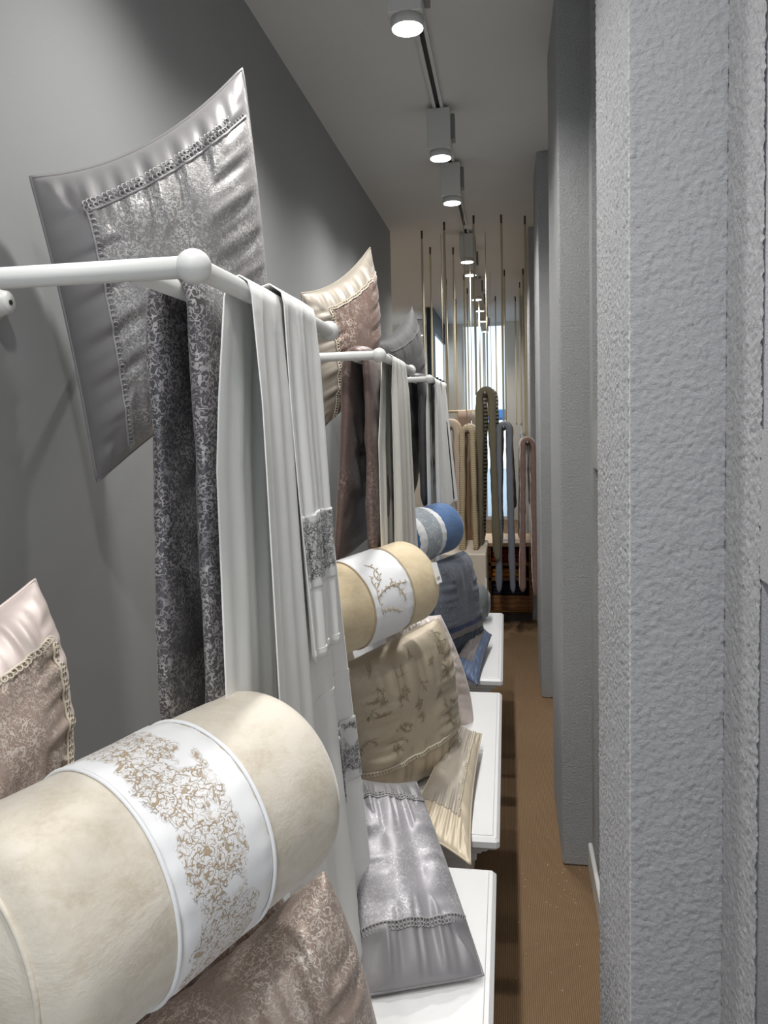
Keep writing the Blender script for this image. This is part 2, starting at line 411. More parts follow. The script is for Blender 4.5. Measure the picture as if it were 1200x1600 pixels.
# ------------------------------------------------------------------ platforms
PL = [(.60, 1.675), (1.795, 2.80), (2.935, 3.96)]
for i, (y0, y1) in enumerate(PL):
    lab = ['nearest white display platform, under the silver grey pillow', 'middle white display platform, under the cream satin pillow', 'farthest white display platform, under the slate blue pillow'][i]
    x1 = [-.036, -.030, -.028][i]
    t = thing('display_platform', lab, 'platform', ((XW+x1)/2, (y0+y1)/2, 0), 'white display platforms')
    m = MB(); m.box((XW+.004, y0, ZP-.034), (x1, y1, ZP-.003), .008); m.box((XW+.006, y0+.016, ZP-.004), (x1-.016, y1-.016, ZP), .0015)
    obj('top_slab', m, MT['white'], t, False)
    m = MB()
    for k, (ins, za, zb) in enumerate(((.030, ZP-.055, ZP-.034), (.045, ZP-.070, ZP-.055), (.060, ZP-.10, ZP-.070), (.075, ZP-.115, ZP-.10))):
        m.box((XW+.006, y0+ins, za), (x1-ins, y1-ins, zb), .004)
    obj('cornice', m, MT['white'], t, False)
    obj('body', boxes(((XW+.008, y0+.09, .06), (x1-.09, y1-.09, ZP-.115))), MT['white'], t, False)
    obj('plinth', boxes(((XW+.01, y0+.11, 0), (x1-.11, y1-.11, .06))), plain_grey, t, False)

# ------------------------------------------------------------------ racks
ZR = 1.666; RR = .0118
RACK = [(.772, 1.39), (1.955, 2.61), (3.25, 3.98)]
XO, XI = -.325, -.396
racklab = ['nearest white wall rack, holding the dark grey duvet and white sheets', 'middle white wall rack, holding the taupe duvet', 'farthest white wall rack, small, holding the slate duvet']
for i, (y0, y1) in enumerate(RACK):
    t = thing('wall_rack', racklab[i], 'rack', (XW, (y0+y1)/2, ZR), 'white ball-ended wall racks')
    for y in (y0, y1):
        m = MB(); m.tube([(XW, y, ZR), (-.6, y, ZR), (XO, y, ZR)], RR, 20); rod = obj('cross_rod', m, MT['rackw'], t)
        m = MB(); m.lathe((XW, y, ZR), (1, 0, 0), [(0, .027), (.006, .027), (.010, .022), (.012, .013)], 24); obj('wall_flange', m, MT['rackw'], t)
        m = MB(); m.sphere((XO, y, ZR), .0188, 28, 18); obj('ball', m, MT['rackw'], t)
    m = MB(); m.tube([(XO, y0, ZR), (XO, y1, ZR)], RR, 20); obj('outer_rail', m, MT['rackw'], t)
    m = MB(); m.tube([(XI, y0, ZR), (XI, y1, ZR)], RR, 20); obj('inner_rail', m, MT['rackw'], t)
fl = thing('wall_peg', 'small round white wall peg with a screw, at the left edge under the rack rod', 'peg', atx(-12, 478, XW))
p = atx(-14, 474, XW)
m = MB(); m.lathe(p, (1, 0, 0), [(0, .028), (.006, .028), (.012, .022), (.03, .018), (.034, .012)], 26); obj('flange', m, MT['rackw'], fl)
m = MB(); m.lathe(p+V((.033, 0, 0)), (1, 0, 0), [(0, .005), (.002, .004)], 10); obj('screw', m, MT['dark'], fl)

# ------------------------------------------------------------------ soft goods builders
def nz(p, s=1.0, seed=0): return noise.noise(V((p[0]*s+seed*7.3, p[1]*s-seed*3.1, p[2]*s+seed*1.7)))
def bil(c, u, v):
    a, b = (u+1)/2, (v+1)/2
    return c[0]*((1-a)*(1-b))+c[1]*(a*(1-b))+c[2]*(a*b)+c[3]*((1-a)*b)

class Pillow:
    """corners: bottom left, bottom right, top right, top left as seen from the front"""
    def __init__(s, corners, T, c=.09, wr=.004, seed=0, pw=2.2, ex=.5, back=.8, conv=None, sag=0, kw=17, rd=0.0):
        s.c = [V(p) for p in corners]; s.T = T; s.cc = c; s.wr = wr; s.seed = seed; s.pw = pw; s.ex = ex; s.back = back; s.kw = kw
        s.conv = conv or {}; s.sag = sag; s.rd = rd
        s.n = ((s.c[1]-s.c[0])+(s.c[2]-s.c[3])).cross((s.c[3]-s.c[0])+(s.c[2]-s.c[1])).normalized()
    def S(s, u, v, side=1):
        cl, cr = s.conv.get('l', s.cc), s.conv.get('r', s.cc); ct, cb = s.conv.get('t', s.cc), s.conv.get('b', s.cc)
        uu = u*(1-(cr if u > 0 else cl)*(1-v*v)); vv = v*(1-(ct if v > 0 else cb)*(1-u*u))
        if s.rd: uu, vv = uu*math.sqrt(1-s.rd*vv*vv/2), vv*math.sqrt(1-s.rd*uu*uu/2)
        p = bil(s.c, uu, vv)
        prof = max(0, (1-abs(u)**s.pw)*(1-abs(v)**s.pw))**s.ex
        t = s.T*prof*(1 if side > 0 else s.back)
        e = max(abs(u), abs(v)); q = v if abs(u) > abs(v) else u
        # gathers running in from the seams, soft folds inside
        g = math.sin(q*s.kw+3*nz((q*2.3, s.seed, side), 1)+s.seed)+.6*math.sin(q*s.kw*2.1+s.seed*2+2*nz((q*4, 3, s.seed), 1))
        w_ = s.wr*g*max(0, 1-e)*max(0, e-.3)*6
        w_ += s.wr*1.7*nz((u*2.3, v*2.3, s.seed), 1)*prof
        return p+s.n*(side*(t+w_))-V((0, 0, s.sag*prof))
    def normal(s, u, v):
        d = .01
        return (s.S(min(u+d, 1), v)-s.S(max(u-d, -1), v)).cross(s.S(u, min(v+d, 1))-s.S(u, max(v-d, -1))).normalized()
    def mesh(s, N=56, sel=None, back=True, us=None, off=0.0):
        """faces of front (+ back); sel(u, v) picks front faces"""
        m = MB()
        def full(side):
            b = len(m.v)
            for i in range(N+1):
                for j in range(N+1):
                    u, v = math.sin((i/N-.5)*PI*.98)/math.sin(.49*PI)*.35+(2*i/N-1)*.65, math.sin((j/N-.5)*PI*.98)/math.sin(.49*PI)*.35+(2*j/N-1)*.65
                    if us and side > 0: u, v = us(u, v)
                    m.v.append(s.S(u, v, side)+s.n*off); 
            for i in range(N):
                for j in range(N):
                    uu = (math.sin(((i+.5)/N-.5)*PI*.98)/math.sin(.49*PI)*.35+(2*(i+.5)/N-1)*.65); vv = (math.sin(((j+.5)/N-.5)*PI*.98)/math.sin(.49*PI)*.35+(2*(j+.5)/N-1)*.65)
                    if side > 0 and sel and not sel(uu, vv): continue
                    q = (b+i*(N+1)+j, b+(i+1)*(N+1)+j, b+(i+1)*(N+1)+j+1, b+i*(N+1)+j+1)
                    m.f.append(q if side > 0 else q[::-1])
                    m.uv[len(m.f)-1] = ((i/N, j/N), ((i+1)/N, j/N), ((i+1)/N, (j+1)/N), (i/N, (j+1)/N))
        full(1)
        if back: full(-1)
        return m
    def panel(s, u0, u1, v0, v1, N=48, off=.0012):
        m = MB()
        m.quad_grid(lambda a, b: s.S(u0+(u1-u0)*a, v0+(v1-v0)*b)+s.n*off, N, N)
        return m
    def path(s, uv, off=.003):
        return [s.S(u, v)+s.n*off for u, v in uv]
    def piping(s, r=.003):
        k = 40; pts = []
        for i in range(k): pts.append(s.S(-1+2*i/k, -1))
        for i in range(k): pts.append(s.S(1, -1+2*i/k))
        for i in range(k): pts.append(s.S(1-2*i/k, 1))
        for i in range(k): pts.append(s.S(-1, 1-2*i/k))
        m = MB(); m.tube(pts, r, 7, closed=True); return m

def resample(pts, step):
    out = [pts[0]]; acc = 0
    for a, b in zip(pts, pts[1:]):
        L = (b-a).length
        while L > 0 and acc+L >= step:
            t = (step-acc)/L; a = a+(b-a)*t; out.append(a); L = (b-a).length; acc = 0
        acc += L
    return out
def lace(pts, n, R=.006, r=.0016, side=1, cord=True, rows=1):
    """row of crochet loops along pts lying on a surface of normal n, with a cord"""
    m = MB(); q = resample(pts, R*1.7)
    for i in range(len(q)-1):
        t = (q[min(i+1, len(q)-1)]-q[max(i-1, 0)]).normalized(); b = n.cross(t).normalized(); t = b.cross(n).normalized()
        for k in range(rows): m.ring(q[i]+b*(side*R*(.9+k*1.6)), t, b, R*.85, r, 8, 4)
    if cord: m.tube(q, r*1.5, 6)
    return m
def beads(pts, r=.003, step=None):
    m = MB()
    for p in resample(pts, step or r*2.6): m.sphere(p, r, 7, 5)
    return m
def line(a, b, n=30): return [(a[0]+(b[0]-a[0])*i/n, a[1]+(b[1]-a[1])*i/n) for i in range(n+1)]

def sweep(path, T, W, seed=0, n=3.0, puff=.25, ns=None, na=48, taper=.06, yshift=None, wiggle=0.0):
    """closed puffy body: path (points in X,Z,Ycentre) with cross section T (across) x W (along Y)"""
    pts = [V(p) for p in path]
    # dense path
    den = resample(sum([[a+(b-a)*(k/8) for k in range(8)] for a, b in zip(pts, pts[1:])], [])+[pts[-1]], .012)
    for _ in range(10): den = [den[0]]+[(den[i-1]+den[i]*2+den[i+1])/4 for i in range(1, len(den)-1)]+[den[-1]]
    N = len(den)-1; m = MB()
    def f(a, b):
        i = min(int(round(a*N)), N); p = den[i]; t = (den[min(i+1, N)]-den[max(i-1, 0)]); t.y = 0; t.normalize()
        nn = V((t.z, 0, -t.x)); s_ = a
        e = min(s_, 1-s_)/taper; k = min(1, e); k = math.sqrt(max(0.0, 1-(1-k)**2))
        g = 2*PI*b; cx, sx = math.cos(g), math.sin(g)
        ex = abs(cx)**(2/n)*(1 if cx > 0 else -1); ey = abs(sx)**(2/n)*(1 if sx > 0 else -1)
        Tm = T*(1+puff*nz((a*N*.012*7, b*0+1.3, 0), 1, seed)+puff*.6*nz((a*N*.012*19, math.sin(g)*2, math.cos(g)*2), 1, seed+2))
        Wm = W*(1+.03*nz((a*N*.012*5, 0, 4), 1, seed))
        r = p+nn*(ex*Tm/2*k)+V((0, 1, 0))*(ey*Wm/2*(k*.15+.85))
        r += nn*(wiggle*math.sin(g*1+a*N*.012*23+seed))
        return r
    m.quad_grid(f, N, na, cv=True)
    return m
def over_rail(xr, zr, rr, tx, zl, zfr, y, spread=0.0, right=None):
    """inverted U over a rail: left leg bottom -> over -> right leg bottom"""
    o = rr+tx/2+.001
    right = spread if right is None else right
    P = [(xr-o-spread, y, zl)]
    for k in range(1, 5): P.append((xr-o-spread*(1-k/5)**1.5, y, zl+(zr-zl)*k/5))
    for k in range(0, 9):
        g = PI-PI*k/8; P.append((xr+math.cos(g)*o, y, zr+math.sin(g)*o))
    for k in range(4, -1, -1): P.append((xr+o+right*(1-k/5)**1.5, y, zfr+(zr-zfr)*k/5))
    return P

class Bolster:
    def __init__(s, A, B, r, seed=0, end=.045, lump=.02):
        s.A, s.B, s.r, s.seed, s.e, s.lump = V(A), V(B), r, seed, end, lump
        s.ax = (s.B-s.A); s.L = s.ax.length; s.ax.normalize()
        s.a = (V((0, 0, 1))-s.ax*s.ax.z).normalized(); s.b = s.ax.cross(s.a)
    def rad(s, x):
        d = min(x, s.L-x)
        if d >= s.e: return 1.0
        k = 1-max(0, d)/s.e
        return 1-.36*k**3.0
    def P(s, x, g, off=0.0):
        R = s.r*s.rad(x)
        c = V((x*9, math.cos(g)*1.3, math.sin(g)*1.3))
        R *= 1+s.lump*nz(c, 1, s.seed)+s.lump*.5*nz(c, 2.6, s.seed+4)
        return s.A+s.ax*x+(s.a*math.cos(g)+s.b*math.sin(g))*(R+off)
    def body(s, n=90, k=60):
        m = MB()
        def f(a, b):
            g = 2*PI*b
            if a < .12: t = a/.12; return s.P(0, g)*t+(s.A+s.ax*(.012*(1-t)))*(1-t)+s.ax*(-.012*math.sin(PI*t))+(s.a*math.cos(g)+s.b*math.sin(g))*0
            if a > .88: t = (1-a)/.12; return s.P(s.L, g)*t+(s.B-s.ax*(.012*(1-t)))*(1-t)+s.ax*(.012*math.sin(PI*t))
            q = (a-.12)/.76; return s.P(s.L*(.5-.5*math.cos(PI*q))*.5+s.L*q*.5, g)
        m.quad_grid(f, k+20, n, cv=True); return m
    def band(s, x0, x1, off=.0035, n=96, k=20, tilt=0.0, wr=.0012):
        m = MB()
        def f(a, b):
            g = 2*PI*b; x = x0+(x1-x0)*a
            o = off*(min(1, min(a, 1-a)*12)) - .001*(a in (0, 1))
            o += wr*math.sin(g*23+3*nz((g*2, a, 1), 1, s.seed))*(1 if .04 < a < .96 else .3)*(abs(a-.5)*2)**2
            return s.P(x, g, o)
        m.quad_grid(f, k, n, cv=True)
        # uv: v along the axis
        for q in list(m.uv): m.uv[q] = tuple((c[1], c[0]) for c in m.uv[q])
        return m
    def ring(s, x, r, off=.002):
        m = MB(); m.tube([s.P(x, 2*PI*i/80, off) for i in range(80)], r, 7, closed=True); return m

def soft_pillow(name, label, pil, border, panel=None, reg=None, trims=(), trim_mat=None, pipe=None, group=None, cat='pillow', N=56):
    base = min(pil.c, key=lambda p: p.z)
    t = thing(name, label, cat, base, group)
    if panel:
        u0, u1, v0, v1 = reg
        inside = lambda u, v: u0+.03 < u < u1-.03 and v0+.03 < v < v1-.03
        obj('border', pil.mesh(N, lambda u, v: not inside(u, v)), border, t)
        obj('centre_panel', pil.panel(u0, u1, v0, v1, N), panel, t)
    else:
        obj('cover', pil.mesh(N), border, t)
    if pipe: obj('piping', pil.piping(pipe[0]), pipe[1], t)
    for kind, uv, R, side, rows in trims:
        pts = [pil.S(u, v)+pil.normal(u, v)*.0025 for u, v in uv]
        mid = pil.normal(*uv[len(uv)//2])
        if kind == 'beads': o = obj('bead_trim', beads(pts, R), trim_mat, t)
        else: o = obj('lace_trim', lace(pts, mid, R, R*.26, side, True, rows), trim_mat, t)
        o['kind'] = 'stuff'
    return t

# ------------------------------------------------------------------ fabrics
F = dict(
    grey_jac=jacquard('grey_silver_jacquard', (142, 139, 139), (205, 202, 199), 130, .05, (.25, .55), .5, .32),
    grey_sat=satin('grey_satin', (140, 137, 138), .5),
    dark_jac=jacquard('charcoal_silver_jacquard', (80, 77, 80), (172, 168, 168), 112, .05, (.2, .5), .44, .36),
    pink_jac=jacquard('taupe_rose_jacquard', (176, 156, 144), (232, 220, 208), 125, .05, (.25, .55), .45, .36),
    pink_sat=satin('pale_rose_satin', (218, 204, 198), .5),
    silver_jac=jacquard('silver_jacquard', (176, 173, 178), (220, 217, 220), 110, .04, (.3, .6), .46, .36),
    silver_sat=satin('mid_grey_satin', (150, 147, 150), .47),
    taupe_jac=jacquard('taupe_bronze_jacquard', (138, 114, 104), (202, 188, 176), 60, .04, (.3, .58), .42, .32),
    taupe_dk=jacquard('dark_taupe_jacquard', (112, 92, 86), (164, 150, 140), 50, .035, (.35, .65), .42, .34),
    champagne=satin('champagne_satin', (182, 173, 160), .47),
    slate=satin('slate_satin', (70, 69, 70), .7, .3, .08, 0.0),
    slate_dk=satin('dark_slate_satin', (76, 75, 77), .5),
    damask=jacquard('beige_damask', (196, 183, 160), (204, 192, 170), 60, .05, (.3, .6), .44, .4),
    damask_sat=satin('beige_satin', (190, 175, 152), .47),
    cream=satin('cream_satin', (214, 200, 176), .47),
    floral=jacquard('white_rose_floral_satin', (206, 192, 182), (240, 234, 228), 34, .07, (.3, .6), .33, .3),
    beige_vel=velvet('beige_velvet', (224, 216, 202), (194, 180, 158)),
    gold_vel=velvet('golden_beige_velvet', (226, 209, 176), (202, 180, 142)),
    blue_vel=velvet('blue_velvet', (88, 122, 168), (58, 88, 134), 12),
    white_sat=satin('white_satin', (242, 243, 245), .47, .5, .02, 0.0, .1),
    band_gold=embroidered('white_band_gold_embroidery', (244, 244, 245), (184, 162, 134), 108, .17, .74, .26, .06),
    band_blue=embroidered('grey_blue_band_embroidery', (150, 160, 170), (206, 212, 216), 60, 0.0, 1.0, .0, .06),
    sheet=cotton('white_cotton', (245, 245, 242)),
    sheet2=cotton('offwhite_cotton', (236, 234, 226)),
    silver_emb=embroidered('silver_embroidered_band', (226, 226, 225), (104, 104, 106), 150, 0.06, .88, .3, .11),
    quilt=jacquard('grey_blue_quilt_cloth', (96, 102, 114), (118, 122, 132), 60, .06, (.2, .5), .6, .5),
    quilt_dk=satin('dark_blue_grey_cloth', (70, 80, 94), .6, .3),
    navy=satin('navy_satin', (44, 56, 92), .5, .4),
    taupe_band=satin('grey_taupe_band', (116, 110, 108), .5, .4),
    slate_blue=satin('slate_blue_cloth', (84, 100, 128), .5, .4),
    grey_cl=velvet('dark_grey_velvet', (112, 116, 116), (88, 92, 92)),
    lace_grey=plain('grey_lace', (172, 169, 170), .5),
    lace_dk=plain('dark_grey_lace', (126, 122, 122), .5),
    lace_cream=plain('cream_lace', (222, 212, 194), .5),
    vine=plain('beige_embroidery_thread', (176, 158, 128), .55),
    vine_dk=plain('brown_printed_vine', (156, 142, 118), .6),
    tagp=plain('paper_price_tag', (238, 238, 236), .6),
)

# ================================================================== RACK 1
c = [at(152, 752, 1.27), V((-.44, 1.40, 1.63)), at(378, 108, 1.36), at(48, 277, 1.13)]
p1 = Pillow(c, .105, .10, .0045, 2, conv={'l': .04, 'r': -.02, 't': .16, 'b': .05}, kw=22)
trims = [('lace', line((-.66, .70), (.93, .70), 60), .0055, 1, 2), ('lace', line((-.66, .70), (-.66, -.93), 60), .0055, 1, 1)]
soft_pillow('rack_pillow', 'large silver grey jacquard pillow with lace trim leaning above the nearest rack', p1, F['grey_sat'], F['grey_jac'], (-.66, .95, -.95, .70), trims, F['lace_grey'], (.0035, F['grey_sat']), 'pillows leaning above the racks', N=80)

d1 = thing('hanging_duvet', 'dark charcoal jacquard duvet hanging over the inner rail of the nearest rack', 'duvet', (XI, 1.08, 1.07), 'duvets hanging on the racks')
obj('cover', sweep(over_rail(XI, ZR, RR, .030, 1.07, 1.07, 1.10, .008, 0), .040, .46, 3, 3.2, .42, na=64), F['dark_jac'], d1)

def sheet(name, label, yt, yb, zf, xb, mat, back=None, nfold=7, amp=.008, ztop=ZR, x0=XO, r0=RR, seed=0, group=None, cat='sheet', layers=0.0, parts=(), xbn=None):
    """cloth over the outer rail. yt=(near, far) on the rail, yb=(near, far) at the lower hem; zf=hem height; xb=(near, far) hem X"""
    t = thing(name, label, cat, (x0, (yt[0]+yt[1])/2, zf), group)
    R = r0+.0035+layers
    yb2 = back or (yt[0]-.06, yt[1], .6)
    def P(u, v, off=0.0):
        # v<0 back hang, 0..0.06 over the rail, to 1 front hang
        ph = math.sin(u*PI*nfold+seed)+.55*math.sin(u*PI*nfold*2.3+1.7*seed+.8)
        if v < 0:
            k = -v; z = ztop-(ztop-yb2[2])*k
            y = yt[0]+(yt[1]-yt[0])*u+((yb2[0]-yt[0])*(1-u))*min(1, k*3)
            return V((x0-R-.002-amp*.35*ph*min(1, k*5), y, z))
        if v < .06:
            g = PI-PI*v/.06; y = yt[0]+(yt[1]-yt[0])*u
            return V((x0+math.cos(g)*(R+off), y, ztop+math.sin(g)*(R+off)))
        k = (v-.06)/.94; z = ztop-(ztop-zf)*k
        yn = yt[0]+(yb[0]-yt[0])*k; yf = yt[1]+(yb[1]-yt[1])*k**1.15
        xx = x0+R+((xb[0]-x0-R)*(1-u)+(xb[1]-x0-R)*u)*k**1.4
        a = amp*min(1, k*7+.15)*(1+.8*k)
        sway = .25*math.sin(k*5+seed+u*3)
        return V((xx+a*(ph+sway)*.6+off, yn+(yf-yn)*u+.002*ph, z+.004*math.sin(u*9+seed)*k))
    m = MB(); m.quad_grid(lambda a, b: P(a, -1+2*b if b < .5 else (b-.5)*2), 110, 120)
    obj('cloth', m, mat, t, True, .0016)
    for (nm, u0, u1, v0, v1, mt, off) in parts:
        m = MB(); m.quad_grid(lambda a, b: P(u0+(u1-u0)*a, v0+(v1-v0)*b, off), 40, 30)
        obj(nm, m, mt, t, True, .0012)
    return t
sheet('white_sheet', 'long plain white sheet falling from the nearest rack down to the platform', (.905, 1.195), (.96, 1.435), ZP+.008, (-.30, -.285), F['sheet'], (.865, 1.2, 1.0), 6, .0085, seed=1,
      parts=[('embroidered_band', .72, 1.0, .62, .72, F['silver_emb'], .003), ('hem_fold', .55, 1.0, .545, .552, F['sheet'], .0015)], group='white sheets over the racks')
sheet('embroidered_pillowcase', 'folded white pillowcase with silver embroidered end hanging on the nearest rack', (1.02, 1.195), (1.09, 1.205), 1.135, (-.292, -.286), F['sheet'], (1.02, 1.195, 1.25), 4, .0065, layers=.009, seed=3,
      parts=[('embroidered_band', .0, 1.0, .60, .80, F['silver_emb'], .0025), ('hem_fold', 0, 1, .97, .985, F['sheet'], .0015)], cat='pillowcase')

# ================================================================== PLATFORM 1
b1 = Bolster(at(-45, 1515, .555), at(440, 1205, .915), .120, 5, .05, .012)
t = thing('bolster', 'beige velvet bolster with white gold-embroidered band, nearest to the camera', 'bolster', (b1.A+b1.B)/2-V((0, 0, b1.r)), 'bolsters on the folded bedding')
obj('cover', b1.body(), F['beige_vel'], t)
L = b1.L
bd = obj('embroidered_band', b1.band(L*.315, L*.635), F['band_gold'], t)
for x in (L*.315, L*.635): obj('piping', b1.ring(x, .0022), F['white_sat'], bd)
obj('end_piping', b1.ring(.006, .003, .001), F['beige_vel'], t)

q1 = Pillow([V((-.40, .70, ZP+.005)), at(566, 1640, .93)*1+V((0, 0, 0)), at(512, 1338, .955), at(165, 1640, .735)], .085, .03, .006, 4, pw=4, ex=.5, back=1, conv={'t': .14, 'r': -.05}, rd=.22)
q1.c[1] = V((-.165, .97, ZP+.005))
tq = soft_pillow('folded_duvet', 'rose taupe jacquard duvet folded under the nearest beige bolster', q1, F['pink_jac'], group='folded bedding under the bolsters', cat='duvet', N=90)
q1b = Pillow([V((-.50, .80, ZP+.005)), V((-.25, 1.06, ZP+.005)), at(430, 1375, 1.06), at(250, 1480, .92)], .05, .03, .006, 8, pw=5, ex=.45, back=.9, conv={'t': -.1})
obj('back_fold', q1b.mesh(50), F['pink_jac'], tq)
rf = Pillow([V((-.775, .64, .69)), V((-.50, .64, .69)), V((-.47, 1.04, .69)), V((-.775, 1.04, .69))], .21, .02, .004, 40, pw=6, ex=.4, back=1, rd=.2)
obj('rear_fold', rf.mesh(36), F['pink_jac'], tq)

c = [V((-.70, .72, .90)), at(108, 1235, 1.0), at(54, 906, 1.04), at(-240, 1085, .76)]
pp = Pillow(c, .085, .10, .004, 6, conv={'r': -.10, 't': .08})
soft_pillow('back_pillow', 'rose jacquard pillow with pale satin border at the left edge of the picture', pp, F['pink_sat'], F['pink_jac'], (-.8, .66, -.95, .55),
    [('lace', line((.66, -.93), (.66, .55), 50), .005, -1, 2), ('lace', line((.66, .55), (-.7, .55), 50), .005, 1, 1)], F['lace_cream'], (.003, F['pink_sat']), 'pillows behind the bolsters', N=70)

c = [atz(566, 1556, ZP+.010), atz(755, 1524, ZP+.010), at(650, 1222, 1.63), at(543, 1212, 1.56)]
ps = Pillow(c, .05, .06, .0055, 9, conv={'r': -.03, 'l': -.02, 'b': .0}, kw=13, back=.15)
soft_pillow('silver_pillow', 'silver jacquard pillow with grey satin ends propped on the nearest platform', ps, F['silver_sat'], F['silver_jac'], (-.97, .97, -.52, .72),
    [('lace', line((-.96, -.52), (.96, -.52), 50), .0044, -1, 2), ('lace', line((-.96, .72), (.96, .72), 50), .0044, 1, 2)], F['lace_grey'], (.0025, F['silver_sat']), 'pillows propped on the platforms', N=80)

# ================================================================== RACK 2
c = [at(492, 683, 2.44), V((-.46, 2.66, 1.60)), at(578, 387, 2.68), at(471, 458, 2.36)]
p2 = Pillow(c, .085, .10, .005, 12, conv={'l': .04, 'r': -.08, 't': .16}, kw=22)
soft_pillow('rack_pillow', 'taupe jacquard pillow with champagne satin border leaning above the middle rack', p2, F['champagne'], F['taupe_jac'], (-.62, .95, -.95, .68),
    [('lace', line((-.62, .68), (.93, .68), 50), .0055, 1, 1), ('lace', line((-.62, .68), (-.62, -.93), 50), .0055, 1, 1)], F['lace_cream'], (.0035, F['champagne']), 'pillows leaning above the racks', N=64)
d2 = thing('hanging_duvet', 'taupe bronze duvet hanging over the inner rail of the middle rack', 'duvet', (XI, 2.28, 1.10), 'duvets hanging on the racks')
obj('cover', sweep(over_rail(XI, ZR, RR, .032, 1.10, 1.10, 2.28, .045, 0), .046, .56, 6, 3, .4, na=56), F['taupe_dk'], d2)
sheet('white_sheet', 'off white sheet with a fine leaf print hanging from the middle rack', (2.10, 2.36), (2.12, 2.50), .94, (-.315, -.305), F['sheet2'], (2.0, 2.36, .98), 7, .008, seed=5, group='white sheets over the racks')

# ================================================================== PLATFORM 2
def sprig(m, S, u0, v0, ang, L, rng, asp=1.0, r=.0011, leaf=.010, dep=0):
    """curved twig with small leaves drawn on a surface S(u, v)"""
    pts = []; u, v = u0, v0; k = 9; bend = rng.uniform(-.9, .9)
    for i in range(k):
        pts.append((u, v)); u += math.cos(ang)*L/k; v += math.sin(ang)*L/k*asp; ang += bend/k*2.2
    w3 = [S(a, b) for a, b in pts]
    m.tube(w3, r, 5)
    for i in range(2, k):
        for sd in (-1, 1):
            if rng.random() < .72:
                t = (w3[i]-w3[i-1]).normalized(); nn = (w3[i]-S(pts[i][0], pts[i][1]+.02)).cross(t).normalized(); b = nn.cross(t).normalized()
                d = (t*.75+b*sd*.8).normalized(); e = d.cross(nn).normalized(); q = w3[i]; z = len(m.v)
                m.v += [q, q+d*leaf*.5+e*leaf*.14, q+d*leaf, q+d*leaf*.5-e*leaf*.14]; m.f.append((z, z+1, z+2, z+3))
    if dep:
        for i in (3, 6): sprig(m, S, pts[i][0], pts[i][1], ang+rng.choice((-1, 1))*rng.uniform(.6, 1.1), L*.55, rng, asp, r*.8, leaf*.8, dep-1)
rng = random.Random(4)
b2 = Bolster(at(440, 985, 1.70), at(650, 903, 2.07), .113, 7, .05, .012)
t = thing('bolster', 'golden beige velvet bolster with white vine-embroidered band on the middle platform', 'bolster', (b2.A+b2.B)/2-V((0, 0, b2.r)), 'bolsters on the folded bedding')
obj('cover', b2.body(), F['gold_vel'], t); L = b2.L
bd = obj('white_band', b2.band(L*.43, L*.73), F['white_sat'], t)
for x in (L*.43, L*.73): obj('piping', b2.ring(x, .0022), F['damask_sat'], bd)
def proj(p):
    d = p-CAM; z = d.dot(CF); return CX+F_PX*d.dot(CR)/z, CY-F_PX*d.dot(CU)/z
g0 = math.atan2((CAM-b2.A).dot(b2.b), (CAM-b2.A).dot(b2.a))
SBG = [(b2.P(L*(.43+.30*a/40), g0-1.4+2.8*b/110, .0055)) for a in range(41) for b in range(111)]
SBP = [(proj(p), p) for p in SBG]
def on_band(zx, zy):
    px, py = 460+zx/3.332, 760+zy/3.332
    return min(SBP, key=lambda q: (q[0][0]-px)**2+(q[0][1]-py)**2)[1]
m = MB(); nb = (CAM-b2.P(L*.58, g0)).normalized()
for cv in (((465, 665), (440, 590), (428, 530), (448, 480), (432, 440), (405, 418), (376, 414)), ((440, 575), (470, 530), (520, 505), (585, 498)), ((480, 522), (530, 512), (565, 545), (582, 590)),
           ((430, 530), (405, 500), (398, 470)), ((462, 650), (500, 635), (560, 652)), ((446, 490), (425, 480), (412, 452)), ((500, 515), (505, 480)), ((540, 520), (548, 560))):
    w3 = [on_band(*c) for c in cv]
    for _ in range(3): w3 = [w3[0]]+sum([[a*.75+b*.25, a*.25+b*.75] for a, b in zip(w3, w3[1:])], [])+[w3[-1]]
    m.tube(w3, .0009, 5)
    for k, q in enumerate(resample(w3, .0085)[1:]):
        t_ = (w3[-1]-w3[0]).normalized(); b_ = nb.cross(t_).normalized(); sd = 1 if k % 2 else -1
        d = (t_*.5+b_*sd).normalized(); e = d.cross(nb); lf = .0085; z = len(m.v)
        m.v += [q, q+d*lf*.55+e*lf*.22, q+d*lf, q+d*lf*.55-e*lf*.22]; m.f.append((z, z+1, z+2, z+3))
o = obj('vine_embroidery', m, F['vine'], bd, False); o['kind'] = 'stuff'
pt = thing('price_tag', 'small white paper price tag on the end of the golden beige bolster', 'tag', at(684, 910, 2.02))
A_, B_, C_, D_ = at(674, 879, 1.95), at(682, 878, 1.945), at(691, 909, 1.93), at(683, 913, 1.935)
m = MB(); m.v = [D_, C_, B_, A_]; m.f = [(0, 1, 2, 3)]; obj('card', m, F['tagp'], pt, False, .0012)
m = MB()
for k in range(7):
    a = D_+(C_-D_)*(.18+.1*k)+(A_-D_)*.14; w_ = (C_-D_)*(.03+.03*(k % 2)); h_ = (A_-D_)*.16; nn = V((0, -.0012, 0)); z = len(m.v)
    m.v += [a+nn, a+w_+nn, a+w_+h_+nn, a+h_+nn]; m.f.append((z, z+1, z+2, z+3))
obj('barcode', m, MT['dark'], pt, False)

